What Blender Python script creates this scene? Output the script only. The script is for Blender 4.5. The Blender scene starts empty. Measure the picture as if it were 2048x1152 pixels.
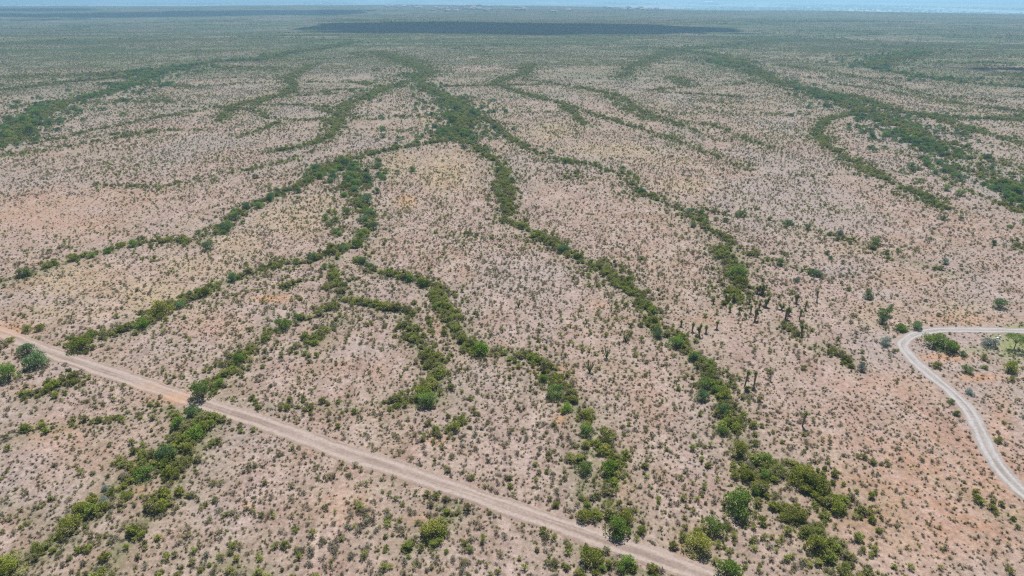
import bpy, math, random
import numpy as np
from mathutils import Vector

# ------------------------------------------------------------------ camera, sky, sun, exposure
S = bpy.context.scene
COL = S.collection
R = math.radians
CAM_H, PITCH, F = 60.0, R(23.4), 24.0 / 36.0 * 2048.0
cam_data = bpy.data.cameras.new('camera'); cam_data.lens = 24.0; cam_data.sensor_width = 36.0
cam_data.clip_start = 1.0; cam_data.clip_end = 120000.0
cam = bpy.data.objects.new('camera', cam_data); COL.objects.link(cam)
cam.location = (0, 0, CAM_H); cam.rotation_euler = (math.pi / 2 - PITCH, 0, 0)
S.camera = cam

SUN_EL, SUN_AZ = R(61), R(14)                 # azimuth measured from +Y towards +X
w = bpy.data.worlds.new('World'); S.world = w; w.use_nodes = True
nt = w.node_tree; nt.nodes.clear()
wo = nt.nodes.new('ShaderNodeOutputWorld'); bg = nt.nodes.new('ShaderNodeBackground')
sky = nt.nodes.new('ShaderNodeTexSky'); sky.sky_type = 'NISHITA'; sky.sun_disc = False
sky.sun_elevation = SUN_EL; sky.sun_rotation = SUN_AZ; sky.altitude = 1300
bg.inputs['Strength'].default_value = 0.065
nt.links.new(sky.outputs[0], bg.inputs[0]); nt.links.new(bg.outputs[0], wo.inputs[0])

sun_data = bpy.data.lights.new('sun', 'SUN'); sun_data.energy = 4.6; sun_data.angle = R(0.5)
sun_data.color = (1.0, 0.955, 0.90)
sun = bpy.data.objects.new('sun', sun_data); COL.objects.link(sun)
SUN_DIR = Vector((math.cos(SUN_EL) * math.sin(SUN_AZ), math.cos(SUN_EL) * math.cos(SUN_AZ), math.sin(SUN_EL)))
sun.rotation_euler = SUN_DIR.to_track_quat('Z', 'Y').to_euler(); sun.location = (0, 0, 200)

vs = S.view_settings; vs.view_transform = 'Standard'; vs.look = 'None'; vs.exposure = 0.37; vs.gamma = 1.0
vs.use_curve_mapping = False
S.render.engine = 'CYCLES'
c = S.cycles
c.use_denoising = False
c.max_bounces = 5; c.diffuse_bounces = 3; c.transmission_bounces = 3; c.volume_bounces = 1
c.transparent_max_bounces = 4; c.glossy_bounces = 1
c.use_adaptive_sampling = False
c.filter_width = 1.2

# ------------------------------------------------------------------ terrain height and photo-to-ground mapping
rng = np.random.default_rng(11)

def _h2(ix, iy, seed):
    n = (ix.astype(np.int64) * 374761393 + iy.astype(np.int64) * 668265263 + seed * 2147483647) & 0xffffffff
    n = ((n ^ (n >> 13)) * 1274126177) & 0xffffffff
    return ((n ^ (n >> 16)) & 0xffff) / 65535.0

def vnoise(x, y, lam, seed=0):
    x = np.asarray(x, float) / lam; y = np.asarray(y, float) / lam
    ix = np.floor(x); iy = np.floor(y); fx = x - ix; fy = y - iy
    fx = fx * fx * fx * (fx * (fx * 6 - 15) + 10); fy = fy * fy * fy * (fy * (fy * 6 - 15) + 10)
    a = _h2(ix, iy, seed); b = _h2(ix + 1, iy, seed); c_ = _h2(ix, iy + 1, seed); d = _h2(ix + 1, iy + 1, seed)
    return (a * (1 - fx) + b * fx) * (1 - fy) + (c_ * (1 - fx) + d * fx) * fy

def fbm(x, y, lam, seed=0, n=3):
    s = 0; a = 1; t = 0
    for k in range(n):
        s = s + a * vnoise(x, y, lam / 2 ** k, seed + k * 17); t += a; a *= .5
    return s / t

def sstep(a, b, x):
    t = np.clip((x - a) / (b - a), 0, 1); return t * t * (3 - 2 * t)

RIM_PX = [(-600, 12), (0, 12), (400, 12), (800, 9), (1000, 10), (1200, 13), (1300, 17), (1500, 22), (1700, 24), (2048, 29), (2700, 34)]
CF, SF = math.cos(PITCH), math.sin(PITCH)

def ray(u, v):
    dx = (np.asarray(u, float) - 1024) / F; dz = (576 - np.asarray(v, float)) / F
    return dx, CF + SF * dz, -SF + CF * dz

_rx, _ry, _rz = ray([p[0] for p in RIM_PX], [p[1] for p in RIM_PX])
RIM_AZ = np.arctan2(_rx, _ry); RIM_D = np.hypot(_rx, _ry) * CAM_H / -_rz

def height(x, y):
    x = np.asarray(x, float); y = np.asarray(y, float)
    r = np.hypot(x, y)
    z = .35 * (vnoise(x, y, 38, 1) - .5) + .9 * (vnoise(x, y, 130, 2) - .5) * sstep(60, 260, r) \
        + 7 * (vnoise(x, y * 1.6, 520, 3) - .5) * sstep(350, 1400, r)
    rim = np.interp(np.arctan2(x, y), RIM_AZ, RIM_D)
    front = sstep(-.1, .25, y / np.maximum(r, 1))
    t = sstep(0, 1, (r - rim) / (260 + 60 * fbm(x, y, 400, 9))) * front
    return z * (1 - t) - 62 * t

def ground(u, v):
    """photo pixel (2048 wide) -> point on the ground"""
    dx, dy, dz = ray(u, v)
    t = CAM_H / -dz
    for _ in range(12):
        t = .5 * t + .5 * (CAM_H - height(dx * t, dy * t)) / -dz
    return dx * t, dy * t, height(dx * t, dy * t)

def to_px(x, y, z):
    X = x; Yc = (z - CAM_H) * CF + y * SF; Zc = y * CF - (z - CAM_H) * SF
    Zc = np.where(Zc > 1, Zc, 1)
    return 1024 + F * X / Zc, 576 - F * Yc / Zc, Zc

# washes: polylines in photo pixels, unprojected to the ground.  (name, half-width m, density, mesquite share, points)
W = [
 ('main', 3.2, 1.0, .30, [(830,150),(860,178),(905,200),(938,232),(915,255),(902,280),(830,290),(760,303),(700,318),(645,345)]),
 ('main', 9.0, .85, .38, [(900,200),(930,225),(925,250),(905,275)]),
 ('main', 6.5, .85, .40, [(640,347),(700,335),(725,365),(690,380)]),
 ('main', 2.4, 1.0, .25, [(690,375),(710,400),(735,430),(735,465),(700,490),(650,512)]),
 ('left', 1.7, 1.0, .12, [(650,512),(600,520),(520,535),(450,562),(400,587),(340,615),(280,650),(220,672),(150,690)]),
 ('corner', 1.5, .85, .10, [(700,490),(665,520),(665,560),(685,595),(640,625),(600,642),(540,665),(480,712),(440,760),(400,785)]),
 ('corner', 2.9, 1.4, .10, [(400,822),(392,850),(365,890),(320,925)]),
 ('corner', 2.2, 1.0, .10, [(320,925),(285,950),(225,985),(160,1035),(90,1100),(20,1140)]),
 ('corner', 2.3, .8, .0, [(430,840),(395,900),(345,960),(310,1010),(250,1080),(200,1150)]),
 ('branch', 1.4, 1.15, .03, [(685,600),(740,610),(800,630),(830,665),(865,710),(880,745),(845,790)]),
 ('branch', 2.2, .9, .0, [(810,800),(870,790)]),
 ('centre', 1.6, 1.0, .10, [(720,520),(760,540),(830,562),(875,580),(890,620),(910,665),(950,700),(1000,702),(1060,715),(1090,740),(1112,778),(1140,812),(1175,855),(1205,895),(1218,935),(1222,1000),(1240,1060)]),
 ('centre', 2.0, .9, .0, [(885,590),(900,640),(930,680)]),
 ('centre', 1.6, .8, .0, [(1175,855),(1165,930),(1160,980),(1195,1030)]),
 ('centre', 2.0, .9, .0, [(1180,1100),(1250,1125),(1300,1150)]),
 ('right', 2.0, 1.0, .12, [(930,283),(970,310),(1003,335),(1000,370),(1010,410),(1000,440),(1060,468),(1120,495),(1190,530),(1250,570),(1290,612),(1312,662),(1370,690),(1410,735),(1425,780),(1445,820),(1450,860),(1490,905),(1540,950)]),
 ('right', 2.2, 1.0, .0, [(1010,345),(1022,400),(1005,445)]),
 ('right', 2.2, .9, .0, [(1190,530),(1260,575),(1290,605)]),
 ('right', 2.0, .8, .0, [(1500,905),(1500,960),(1530,985)]),
 ('right', 2.3, .9, .0, [(1585,945),(1620,965),(1655,1000),(1690,1020)]),
 ('right', 1.8, .7, .0, [(1560,1000),(1600,1040),(1640,1095),(1690,1150)]),
 ('right', 1.8, .8, .0, [(1380,1080),(1400,1100)]),
 ('upper', 2.6, .75, .14, [(925,215),(975,240),(1010,272),(1060,302),(1110,322),(1180,330),(1250,350),(1270,385),(1340,410),(1400,440),(1450,480),(1470,520),(1475,560),(1460,600)]),
 ('upper', 2.4, 1.0, .0, [(1440,500),(1470,540),(1470,570)]),
 ('upper', 1.4, .55, .06, [(1290,388),(1360,405),(1450,430),(1550,440),(1640,465),(1720,490),(1800,520),(1900,545)]),
 ('upper', 1.2, .7, .05, [(1480,508),(1560,525),(1625,545)]),
 ('leftside', 1.6, .95, .15, [(740,330),(640,347),(590,375),(520,405),(470,432),(450,460),(390,482)]),
 ('leftside', 1.4, .9, .05, [(390,482),(260,490),(180,512),(100,537),(0,567)]),
 ('farleft', 2.4, 1.0, .0, [(700,205),(680,235),(658,275),(600,295),(550,303)]),
 ('farleft', 2.0, .55, .0, [(680,235),(560,245),(480,275)]),
 ('farleft', 1.8, .45, .0, [(640,300),(560,325),(430,350),(330,375),(200,372)]),
 ('farleft', 2.6, .5, .0, [(560,150),(580,185),(520,205),(460,215),(440,245)]),
 ('farleft', 2.8, .9, .0, [(620,130),(580,155),(578,185)]),
 ('farleft', 1.8, .7, .0, [(575,187),(500,205),(455,215),(440,242)]),
 ('farleft', 1.8, .5, .0, [(440,215),(300,238),(180,262),(60,290)]),
 ('farleft', 2.5, .5, .0, [(300,265),(150,290),(0,315)]),
 ('farleft', 5, .9, .3, [(705,85),(640,98),(560,108),(520,120)]),
 ('farleft', 4, 1.0, .45, [(520,118),(420,125),(340,138),(250,155)]),
 ('farleft', 3, .9, .10, [(250,155),(130,165),(0,180)]),
 ('farleft', 6, .9, .5, [(330,140),(280,165),(215,185),(160,195)]),
 ('farleft', 8, .95, .6, [(160,195),(110,215),(60,240),(10,290)]),
 ('farmid', 7, .8, .0, [(760,105),(830,130),(860,150)]),
 ('farmid', 4, .8, .1, [(860,152),(790,172),(750,185),(700,205)]),
 ('farmid', 5, .7, .0, [(1060,130),(1040,150),(985,168)]),
 ('farmid', 2.5, .7, .0, [(985,168),(1060,190),(1130,208),(1165,250)]),
 ('farmid', 2.5, .6, .0, [(1050,160),(1150,175),(1230,190),(1300,230),(1400,270)]),
 ('farmid', 2.5, .5, .0, [(1130,208),(1250,250),(1400,300),(1500,340)]),
 ('farmid', 5, .7, .0, [(1350,155),(1370,170)]),
 ('farmid', 3, .5, .0, [(1210,190),(1300,240),(1420,250),(1550,300)]),
 ('farright', 4.5, .9, .15, [(1330,98),(1430,110),(1500,135),(1560,165),(1640,185)]),
 ('farright', 3.0, .8, .1, [(1640,185),(1720,195),(1800,225),(1900,235),(2048,240)]),
 ('farright', 6, .6, .0, [(1350,100),(1270,130),(1240,155)]),
 ('farright', 6, .8, .2, [(1420,118),(1520,150),(1600,178)]),
 ('farright', 8, 1.0, .6, [(1620,180),(1690,205),(1750,228)]),
 ('farright', 11, .95, .75, [(1750,228),(1830,268),(1900,312),(1960,345),(2060,400)]),
 ('farright', 2.5, 1.0, .1, [(1725,225),(1650,240),(1630,262),(1660,300),(1720,330),(1780,360),(1850,395),(1885,415)]),
 ('farright', 2.8, .8, .1, [(1850,230),(1950,262),(2060,290)]),
 ('farright', 2.8, .8, .1, [(1900,285),(1990,325),(2060,345)]),
 ('farright', 2.0, .7, .0, [(1880,350),(1960,390),(2060,430)]),
 ('farright', 6, .5, .1, [(1550,80),(1450,92),(1350,100)]),
 ('farright', 6, .5, .1, [(1600,76),(1700,85),(1830,97),(1900,102)]),
 ('farright', 9, .8, .4, [(1830,105),(1790,120),(1745,130)]),
 ('farright', 4, .7, .3, [(1745,135),(1850,155),(1950,168),(2060,175)]),
 ('farright', 3, .5, .0, [(1560,130),(1700,150),(1850,190),(2060,210)]),
 ('farright', 3, .5, .0, [(1650,165),(1760,180),(1900,205),(2060,225)]),
 ('farright', 3, .45, .0, [(1500,160),(1620,190)]),
 ('grassy', 1.6, .9, .0, [(615,690),(645,665),(680,645)]),
 ('grassy', 1.0, .9, .0, [(570,575),(600,560)]),
 ('grassy', 2.6, .6, .0, [(1120,360),(1150,345)]),
 ('grassy', .9, .9, .0, [(1560,652),(1590,668)]),
 ('grassy', .9, 1.0, .0, [(1632,690),(1665,705),(1692,725)]),
 ('grassy', 1.3, 1.0, .0, [(70,790),(110,770),(150,755)]),
 ('grassy', 1.0, .8, .0, [(150,735),(190,740)]),
 ('grassy', 2.4, .8, .0, [(830,1090),(870,1060),(920,1010)]),
 ('grassy', .9, .7, .0, [(880,865),(920,850)]),
 ('grassy', 2.0, .6, .0, [(430,1130),(520,1152)]),
 ('grassy', 1.2, .8, .0, [(330,820),(350,832),(400,830)]),
]
for _ in range(1): pass
SEG = []
for nm, hw, den, mq, pts in W:
    P = np.array(pts, float)
    # subdivide so that the ground line bends smoothly
    Q = [P[0]]
    for a, b in zip(P[:-1], P[1:]):
        for t in (.34, .67, 1): Q.append(a + (b - a) * t)
    Q = np.array(Q); gx, gy, gz = ground(Q[:, 0], Q[:, 1])
    for i in range(len(Q) - 1):
        k = 1 if mq > .4 else float(np.interp(gy[i], [220, 450, 900], [1, 1.25, 1.9]))
        SEG.append((gx[i], gy[i], gx[i + 1], gy[i + 1], hw * k, den * (1 + .25 * (gy[i] > 300)), mq, nm))

def wash_field(x, y):
    """returns (density weight 0..1, mesquite share) near the washes"""
    x = np.asarray(x, float); y = np.asarray(y, float)
    xs = x + 2.2 * (vnoise(x, y, 7, 31) - .5) + 5 * (vnoise(x, y, 31, 32) - .5) * np.clip(y / 500, 0.1, 1)
    ys = y + 2.2 * (vnoise(x, y, 7, 33) - .5) + 5 * (vnoise(x, y, 31, 34) - .5) * np.clip(y / 500, 0.1, 1)
    d_ = np.zeros_like(x); m_ = np.zeros_like(x)
    order = np.argsort(x); xo = xs[order]; xr = x[order]; yo = ys[order]
    for (x0, y0, x1, y1, hw, den, mq, nm) in SEG:
        R_ = hw * 3.2 + 6
        i0 = np.searchsorted(xr, min(x0, x1) - R_); i1 = np.searchsorted(xr, max(x0, x1) + R_)
        if i1 <= i0: continue
        px = xo[i0:i1]; py = yo[i0:i1]
        k = np.nonzero((py > min(y0, y1) - R_) & (py < max(y0, y1) + R_))[0]
        if len(k) == 0: continue
        px = px[k]; py = py[k]
        dx, dy = x1 - x0, y1 - y0; L2 = dx * dx + dy * dy + 1e-9
        t = np.clip(((px - x0) * dx + (py - y0) * dy) / L2, 0, 1)
        dd = np.hypot(px - x0 - t * dx, py - y0 - t * dy)
        wgt = den * (.68 * np.exp(-(dd / (hw * .80)) ** 2) + .32 * np.exp(-(dd / (hw * 1.9 + 1.6)) ** 2))
        idx = order[i0:i1][k]
        up = wgt > d_[idx]
        d_[idx[up]] = wgt[up]; m_[idx[up]] = mq
    r = np.hypot(x, y)
    xa, ya = x + 40 * (vnoise(x, y, 90, 93) - .5), y
    for lam, sy, wd_, amp, lo in ((150, .50, .014, .60, 330), (420, .45, .012, .75, 500), (55, .5, .018, .36, 60), (85, .40, .013, .55, 260)):
        n_ = fbm(xa * sy, ya, lam, 95 + int(lam), 3)
        wgt = amp * np.exp(-((n_ - .5) / wd_) ** 2) * sstep(lo, lo * 1.5, r) * (.3 + .9 * sstep(.35, .6, vnoise(x, y, lam * .8, 97)))
        if lam == 55: wgt = wgt * (1 - sstep(250, 400, r))
        d_ = np.maximum(d_, wgt)
    return d_, m_

def rills(x, y):
    n1 = fbm(x + 6 * vnoise(x, y, 15, 46), y * .45, 24, 47, 3)
    return np.exp(-((n1 - .5) / .013) ** 2) * sstep(.35, .55, vnoise(x, y, 45, 48))

# soil patches and scrub density modifiers, ellipses in photo pixels: (u, v, ru, rv, amount)
YELLOW = [(890,345,55,40,1),(800,330,40,30,.7),(860,240,26,14,.8),(590,440,60,34,.8),(640,405,40,22,.6),(300,590,110,40,.9),
          (150,560,110,40,.8),(90,620,80,25,.5),(1230,300,110,18,.8),(1100,265,60,18,.8),(1370,370,70,16,.7),(470,490,60,26,.7),(380,535,90,25,.7),
          (812,405,26,12,.9),(1620,470,50,20,.4),(1760,625,60,30,.4),(1930,620,90,18,.5),(1340,320,60,16,.5),(985,305,30,20,.5),
          (1680,500,90,14,.4),(1790,670,20,10,.3),(540,440,40,20,.6),(200,620,90,20,.5)]
ORANGE = [(545,597,42,7,1),(812,400,20,12,.7),(350,795,50,16,.6),(1800,770,120,34,.3),(1860,1010,270,160,.34),(150,400,230,30,.3),(1120,840,16,14,.6),
          (90,440,150,40,.45),(1890,715,60,9,.8),(1960,755,50,9,.8),(875,880,20,10,.7),(495,1010,14,8,.6),(280,980,25,10,.6),
          (855,1040,40,14,.5),(1400,1080,50,30,.35),(1100,740,40,9,.6),(1230,980,40,60,.3),(690,1010,60,40,.3),(1830,560,80,20,.3),
          (60,780,40,10,.4),(110,870,70,40,.3),(880,640,14,30,.5),(440,650,90,30,.3),(20,660,50,20,.6),(1930,640,100,14,.5),
          (1200,610,20,8,.5),(1410,640,30,10,.2),(2000,850,30,90,.4),(1190,1130,14,14,.4)]
GREY = [(70,600,110,20,.5),(1680,545,60,16,.7),(1760,590,50,16,.7),(1600,500,50,12,.4),(1900,560,130,30,.4),(700,395,12,18,.9),
        (520,640,70,30,.5),(130,735,60,12,.5),(480,870,90,40,.5),(740,690,80,30,.4),(1400,880,40,80,.4),(430,1000,60,80,.4),
        (330,142,9,4,1.0),(285,163,14,5,1),(35,232,18,7,1),(75,243,10,5,1),(555,105,16,3,1),(700,95,4,6,1),(1850,300,50,22,.5),
        (1960,740,70,30,.6),(100,1000,90,50,.4),(1550,930,40,20,.4)]
LUSH = [(2030,690,40,35,.9),(1960,700,60,8,.5),(1995,672,24,5,.7),(2030,655,40,5,.9),(1900,660,60,3,.5)]
THIN = [(120,440,230,34,.55),(1860,960,260,150,.45),(1720,800,150,80,.35),(1920,600,170,50,.5),(1560,760,90,60,.35),
        (1950,760,80,60,.75),(820,350,60,40,.25),(330,740,60,50,.1),(1120,840,20,16,.5),(1290,780,60,50,.3),(1930,700,90,26,.6),(1560,640,120,60,.35),
        (90,870,90,60,.4),(1500,610,40,30,.2)]
DENSE = [(720,1080,380,90,.9),(640,960,120,60,.7),(500,900,110,60,.5),(560,640,70,40,.4),(700,640,90,60,.35),(60,760,110,60,.4),(1000,620,160,70,.25),
         (1350,1060,200,60,.2),(130,1080,160,70,.3),(850,850,160,90,.25),(1500,1100,150,50,.25),(330,330,300,60,.2)]

def ell(L, u, v, sharp=1.0):
    s = np.zeros_like(u)
    for (a, b, ra, rb, k) in L:
        q = ((u - a) / ra) ** 2 + ((v - b) / rb) ** 2
        s = np.maximum(s, k * np.exp(-q ** 1.3))
    return s

# roads
TRACK_PX = [(-520,490),(-300,565),(-120,625),(0,665),(133,717),(267,761),(378,800),(489,834),(622,880),(682,903),(815,946),(949,991),(1038,1022),(1127,1052),(1260,1098),(1364,1135),(1480,1180),(1700,1270),(2000,1400)]
DRIVE_PX = [(2500,655),(2250,663),(2048,662),(1986,660),(1897,660),(1850,664),(1822,673),(1806,688),(1815,706),(1838,730),(1871,758),(1910,791),(1937,822),(1960,862),(1982,907),(2008,947),(2050,988),(2120,1040),(2300,1180)]

def smooth_line(px, step=.8):
    px = np.array(px, float); gx, gy, gz = ground(px[:, 0], px[:, 1])
    P = [Vector((a, b)) for a, b in zip(gx, gy)]
    out = []
    for i in range(len(P) - 1):
        p0 = P[max(i - 1, 0)]; p1 = P[i]; p2 = P[i + 1]; p3 = P[min(i + 2, len(P) - 1)]
        n = max(2, int((p2 - p1).length / step))
        for k in range(n):
            t = k / n
            out.append(.5 * ((2 * p1) + (p2 - p0) * t + (2 * p0 - 5 * p1 + 4 * p2 - p3) * t * t + (3 * p1 - p0 - 3 * p2 + p3) * t ** 3))
    out.append(P[-1]); return out
TRACK = smooth_line(TRACK_PX); DRIVE = smooth_line(DRIVE_PX)
TRACK_W, DRIVE_W = 1.72, 1.42

def road_dist(x, y, line, sub=2):
    L = np.array([(p.x, p.y) for p in line])[::sub]
    x = np.asarray(x, float); y = np.asarray(y, float)
    d = np.full(x.shape, 1e9)
    m = (x > L[:, 0].min() - 12) & (x < L[:, 0].max() + 12) & (y > L[:, 1].min() - 12) & (y < L[:, 1].max() + 12)
    if not m.any(): return d
    xm, ym = x[m], y[m]; dm = np.full(xm.shape, 1e9)
    for i in range(0, len(L) - 1):
        (x0, y0), (x1, y1) = L[i], L[i + 1]
        dx, dy = x1 - x0, y1 - y0; L2 = dx * dx + dy * dy + 1e-9
        k = np.abs(ym - (y0 + y1) / 2) < 14
        if not k.any(): continue
        t = np.clip(((xm[k] - x0) * dx + (ym[k] - y0) * dy) / L2, 0, 1)
        dm[k] = np.minimum(dm[k], np.hypot(xm[k] - x0 - t * dx, ym[k] - y0 - t * dy))
    d[m] = dm
    return d

# ------------------------------------------------------------------ materials
def mat(name):
    m = bpy.data.materials.new(name); m.use_nodes = True
    n = m.node_tree.nodes; n.clear()
    return m, n, m.node_tree.links

def N(n, t, **kw):
    o = n.new(t)
    for k, v in kw.items(): setattr(o, k, v)
    return o

def mixc(n, l, fac, a, b, mode='MIX'):
    m = N(n, 'ShaderNodeMix', data_type='RGBA', blend_type=mode)
    for sock, val in ((m.inputs[0], fac), (m.inputs[6], a), (m.inputs[7], b)):
        if hasattr(val, 'links') or hasattr(val, 'is_linked'): l.new(val, sock)
        elif isinstance(val, (int, float)): sock.default_value = val
        else: sock.default_value = (*val, 1)
    return m.outputs[2]

def noise(n, l, vec, scale, detail=3, rough=.55):
    t = N(n, 'ShaderNodeTexNoise'); t.inputs['Scale'].default_value = scale; t.inputs['Detail'].default_value = detail
    t.inputs['Roughness'].default_value = rough
    if vec is not None: l.new(vec, t.inputs['Vector'])
    return t.outputs['Fac']

def ramp(n, l, fac, a, b, ca=(0,0,0), cb=(1,1,1)):
    r = N(n, 'ShaderNodeValToRGB'); r.color_ramp.elements[0].position = a; r.color_ramp.elements[1].position = b
    r.color_ramp.elements[0].color = (*ca, 1); r.color_ramp.elements[1].color = (*cb, 1)
    l.new(fac, r.inputs[0]); return r.outputs[0]

def attr(n, name):
    a = N(n, 'ShaderNodeAttribute'); a.attribute_name = name; return a.outputs['Fac']

def mth(n, l, op, a, b):
    m = N(n, 'ShaderNodeMath', operation=op)
    for s, v in ((m.inputs[0], a), (m.inputs[1], b)):
        if isinstance(v, (int, float)): s.default_value = v
        else: l.new(v, s)
    return m.outputs[0]

def finish(n, l, colour, rough=.9, bump=None, bstr=.4, bdist=.1, spec=.2):
    b = N(n, 'ShaderNodeBsdfPrincipled'); o = N(n, 'ShaderNodeOutputMaterial')
    if hasattr(colour, 'is_linked') or hasattr(colour, 'links'): l.new(colour, b.inputs['Base Color'])
    else: b.inputs['Base Color'].default_value = (*colour, 1)
    b.inputs['Roughness'].default_value = rough; b.inputs['Specular IOR Level'].default_value = spec
    if bump is not None:
        bp = N(n, 'ShaderNodeBump'); bp.inputs['Strength'].default_value = bstr; bp.inputs['Distance'].default_value = bdist
        l.new(bump, bp.inputs['Height']); l.new(bp.outputs[0], b.inputs['Normal'])
    l.new(b.outputs[0], o.inputs[0]); return b

def ground_mat():
    m, n, l = mat('desert_soil')
    pos = N(n, 'ShaderNodeNewGeometry').outputs['Position']
    big = noise(n, l, pos, .02, 4, .6); mid = noise(n, l, pos, .16, 4, .6); fine = noise(n, l, pos, 1.3, 4, .7)
    col = mixc(n, l, ramp(n, l, big, .35, .65), (.378, .262, .212), (.368, .290, .262))
    col = mixc(n, l, ramp(n, l, mid, .40, .60), col, (.425, .335, .295))
    grit = ramp(n, l, fine, .33, .62, (.66, .64, .64), (1.06, 1.06, 1.06))
    f2 = noise(n, l, pos, 5.5, 3, .7)
    grit2 = ramp(n, l, f2, .34, .56, (.72, .71, .72), (1.04, 1.04, 1.04))
    patch = noise(n, l, pos, .7, 4, .65)
    rl = N(n, 'ShaderNodeMapping'); rl.inputs['Scale'].default_value = (1, .25, 1); rl.inputs['Rotation'].default_value = (0, 0, .15); l.new(pos, rl.inputs[0])
    st_ = noise(n, l, rl.outputs[0], .35, 5, .65)
    col = mixc(n, l, 1.0, col, ramp(n, l, st_, .36, .62, (.80, .77, .74), (1.08, 1.07, 1.06)), 'MULTIPLY')
    col = mixc(n, l, mth(n, l, 'MULTIPLY', attr(n, 'rill'), .5), col, (.40, .32, .27))
    gr = noise(n, l, rl.outputs[0], .11, 5, .7); gf = noise(n, l, pos, 2.1, 4, .75)
    col = mixc(n, l, mth(n, l, 'MULTIPLY', ramp(n, l, gr, .42, .66), ramp(n, l, gf, .42, .60, (.05, .05, .05), (.6, .6, .6))), col, (.30, .265, .165))
    def masked(name, lo=.3):
        return mth(n, l, 'MULTIPLY', attr(n, name), ramp(n, l, patch, lo, lo + .3))
    col = mixc(n, l, masked('grey', .25), col, (.345, .305, .29))
    col = mixc(n, l, masked('yellow', .36), col, (.47, .37, .16))
    col = mixc(n, l, masked('orange', .28), col, (.50, .26, .12))
    col = mixc(n, l, masked('litter', .25), col, (.17, .18, .085))
    col = mixc(n, l, masked('lush', .2), col, (.22, .27, .09))
    col = mixc(n, l, 1.0, col, grit, 'MULTIPLY'); col = mixc(n, l, 1.0, col, grit2, 'MULTIPLY')
    far = attr(n, 'far')
    vm = N(n, 'ShaderNodeMapping'); vm.inputs['Scale'].default_value = (1, .45, 1); l.new(pos, vm.inputs[0])
    vh = N(n, 'ShaderNodeMapping'); vh.inputs['Scale'].default_value = (.45, 1, 1); l.new(pos, vh.inputs[0])
    fs = noise(n, l, vh.outputs[0], .014, 7, .68)
    col = mixc(n, l, mth(n, l, 'MULTIPLY', far, ramp(n, l, fs, .39, .55, (.42, .42, .42))), col, (.075, .11, .035))
    col = mixc(n, l, attr(n, 'far_plain'), col, mixc(n, l, ramp(n, l, fs, .38, .6), (.15, .125, .09), (.045, .07, .035)))
    val = attr(n, 'valley')
    v1 = noise(n, l, vm.outputs[0], .0013, 6, .65)
    vcol = ramp(n, l, v1, .42, .6, (.14, .17, .11), (.50, .47, .40))
    col = mixc(n, l, val, col, vcol)
    h = mth(n, l, 'ADD', fine, mth(n, l, 'MULTIPLY', f2, .5))
    finish(n, l, col, .95, h, .55, .12, .1)
    return m

def road_mat(name, base, pale, edge, rut):
    m, n, l = mat(name)
    pos = N(n, 'ShaderNodeNewGeometry').outputs['Position']
    uv = N(n, 'ShaderNodeUVMap'); uv.uv_map = 'UVMap'
    sep = N(n, 'ShaderNodeSeparateXYZ'); l.new(uv.outputs[0], sep.inputs[0])
    mp = N(n, 'ShaderNodeMapping'); mp.inputs['Scale'].default_value = (5, .12, 1); l.new(uv.outputs[0], mp.inputs[0])
    streak = noise(n, l, mp.outputs[0], 1.4, 4, .6)
    a = noise(n, l, pos, .35, 4, .6); f = noise(n, l, pos, 3.0, 4, .7)
    col = mixc(n, l, ramp(n, l, a, .38, .62), base, pale)
    col = mixc(n, l, ramp(n, l, streak, .40, .62), mixc(n, l, 1.0, col, (.74, .71, .68), 'MULTIPLY'), col)
    # two wheel tracks
    c1 = mth(n, l, 'ABSOLUTE', mth(n, l, 'SUBTRACT', mth(n, l, 'ABSOLUTE', mth(n, l, 'SUBTRACT', sep.outputs[0], .5), 0), rut), 0)
    col = mixc(n, l, ramp(n, l, c1, .04, .13, (1, 1, 1), (0, 0, 0)), col, pale)
    e = mth(n, l, 'ABSOLUTE', mth(n, l, 'SUBTRACT', sep.outputs[0], .5), 0)
    e = mth(n, l, 'ADD', e, mth(n, l, 'MULTIPLY', mth(n, l, 'SUBTRACT', f, .5), .25))
    col = mixc(n, l, ramp(n, l, e, .34, .5), col, edge)
    col = mixc(n, l, attr(n, 'orange'), col, (.50, .30, .18))
    col = mixc(n, l, 1.0, col, ramp(n, l, f, .3, .6, (.76, .75, .74), (1.05, 1.05, 1.05)), 'MULTIPLY')
    finish(n, l, col, .93, f, .5, .08, .1)
    return m

def leaf_mat(name, dark, light, alt, trans=.27):
    m, n, l = mat(name)
    pos = N(n, 'ShaderNodeNewGeometry').outputs['Position']
    rnd = N(n, 'ShaderNodeObjectInfo').outputs['Random']
    fine = noise(n, l, pos, 2.2, 2, .6); big = noise(n, l, pos, .05, 3, .6)
    col = mixc(n, l, ramp(n, l, fine, .35, .65), dark, light)
    col = mixc(n, l, ramp(n, l, rnd, .25, .95), col, alt)
    col = mixc(n, l, mth(n, l, 'MULTIPLY', ramp(n, l, big, .4, .65), .45), col, alt)
    r2 = N(n, 'ShaderNodeMath', operation='FRACT'); l.new(mth(n, l, 'MULTIPLY', rnd, 37.7), r2.inputs[0])
    col = mixc(n, l, 1.0, col, ramp(n, l, r2.outputs[0], 0, 1, (.72, .72, .72), (1.25, 1.25, 1.25)), 'MULTIPLY')
    d = N(n, 'ShaderNodeBsdfDiffuse'); t = N(n, 'ShaderNodeBsdfTranslucent'); x = N(n, 'ShaderNodeMixShader'); x.inputs[0].default_value = trans
    o = N(n, 'ShaderNodeOutputMaterial')
    l.new(col, d.inputs[0]); l.new(mixc(n, l, 1.0, col, (1.15, 1.25, .7), 'MULTIPLY'), t.inputs[0])
    l.new(d.outputs[0], x.inputs[1]); l.new(t.outputs[0], x.inputs[2]); l.new(x.outputs[0], o.inputs[0])
    return m

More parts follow.
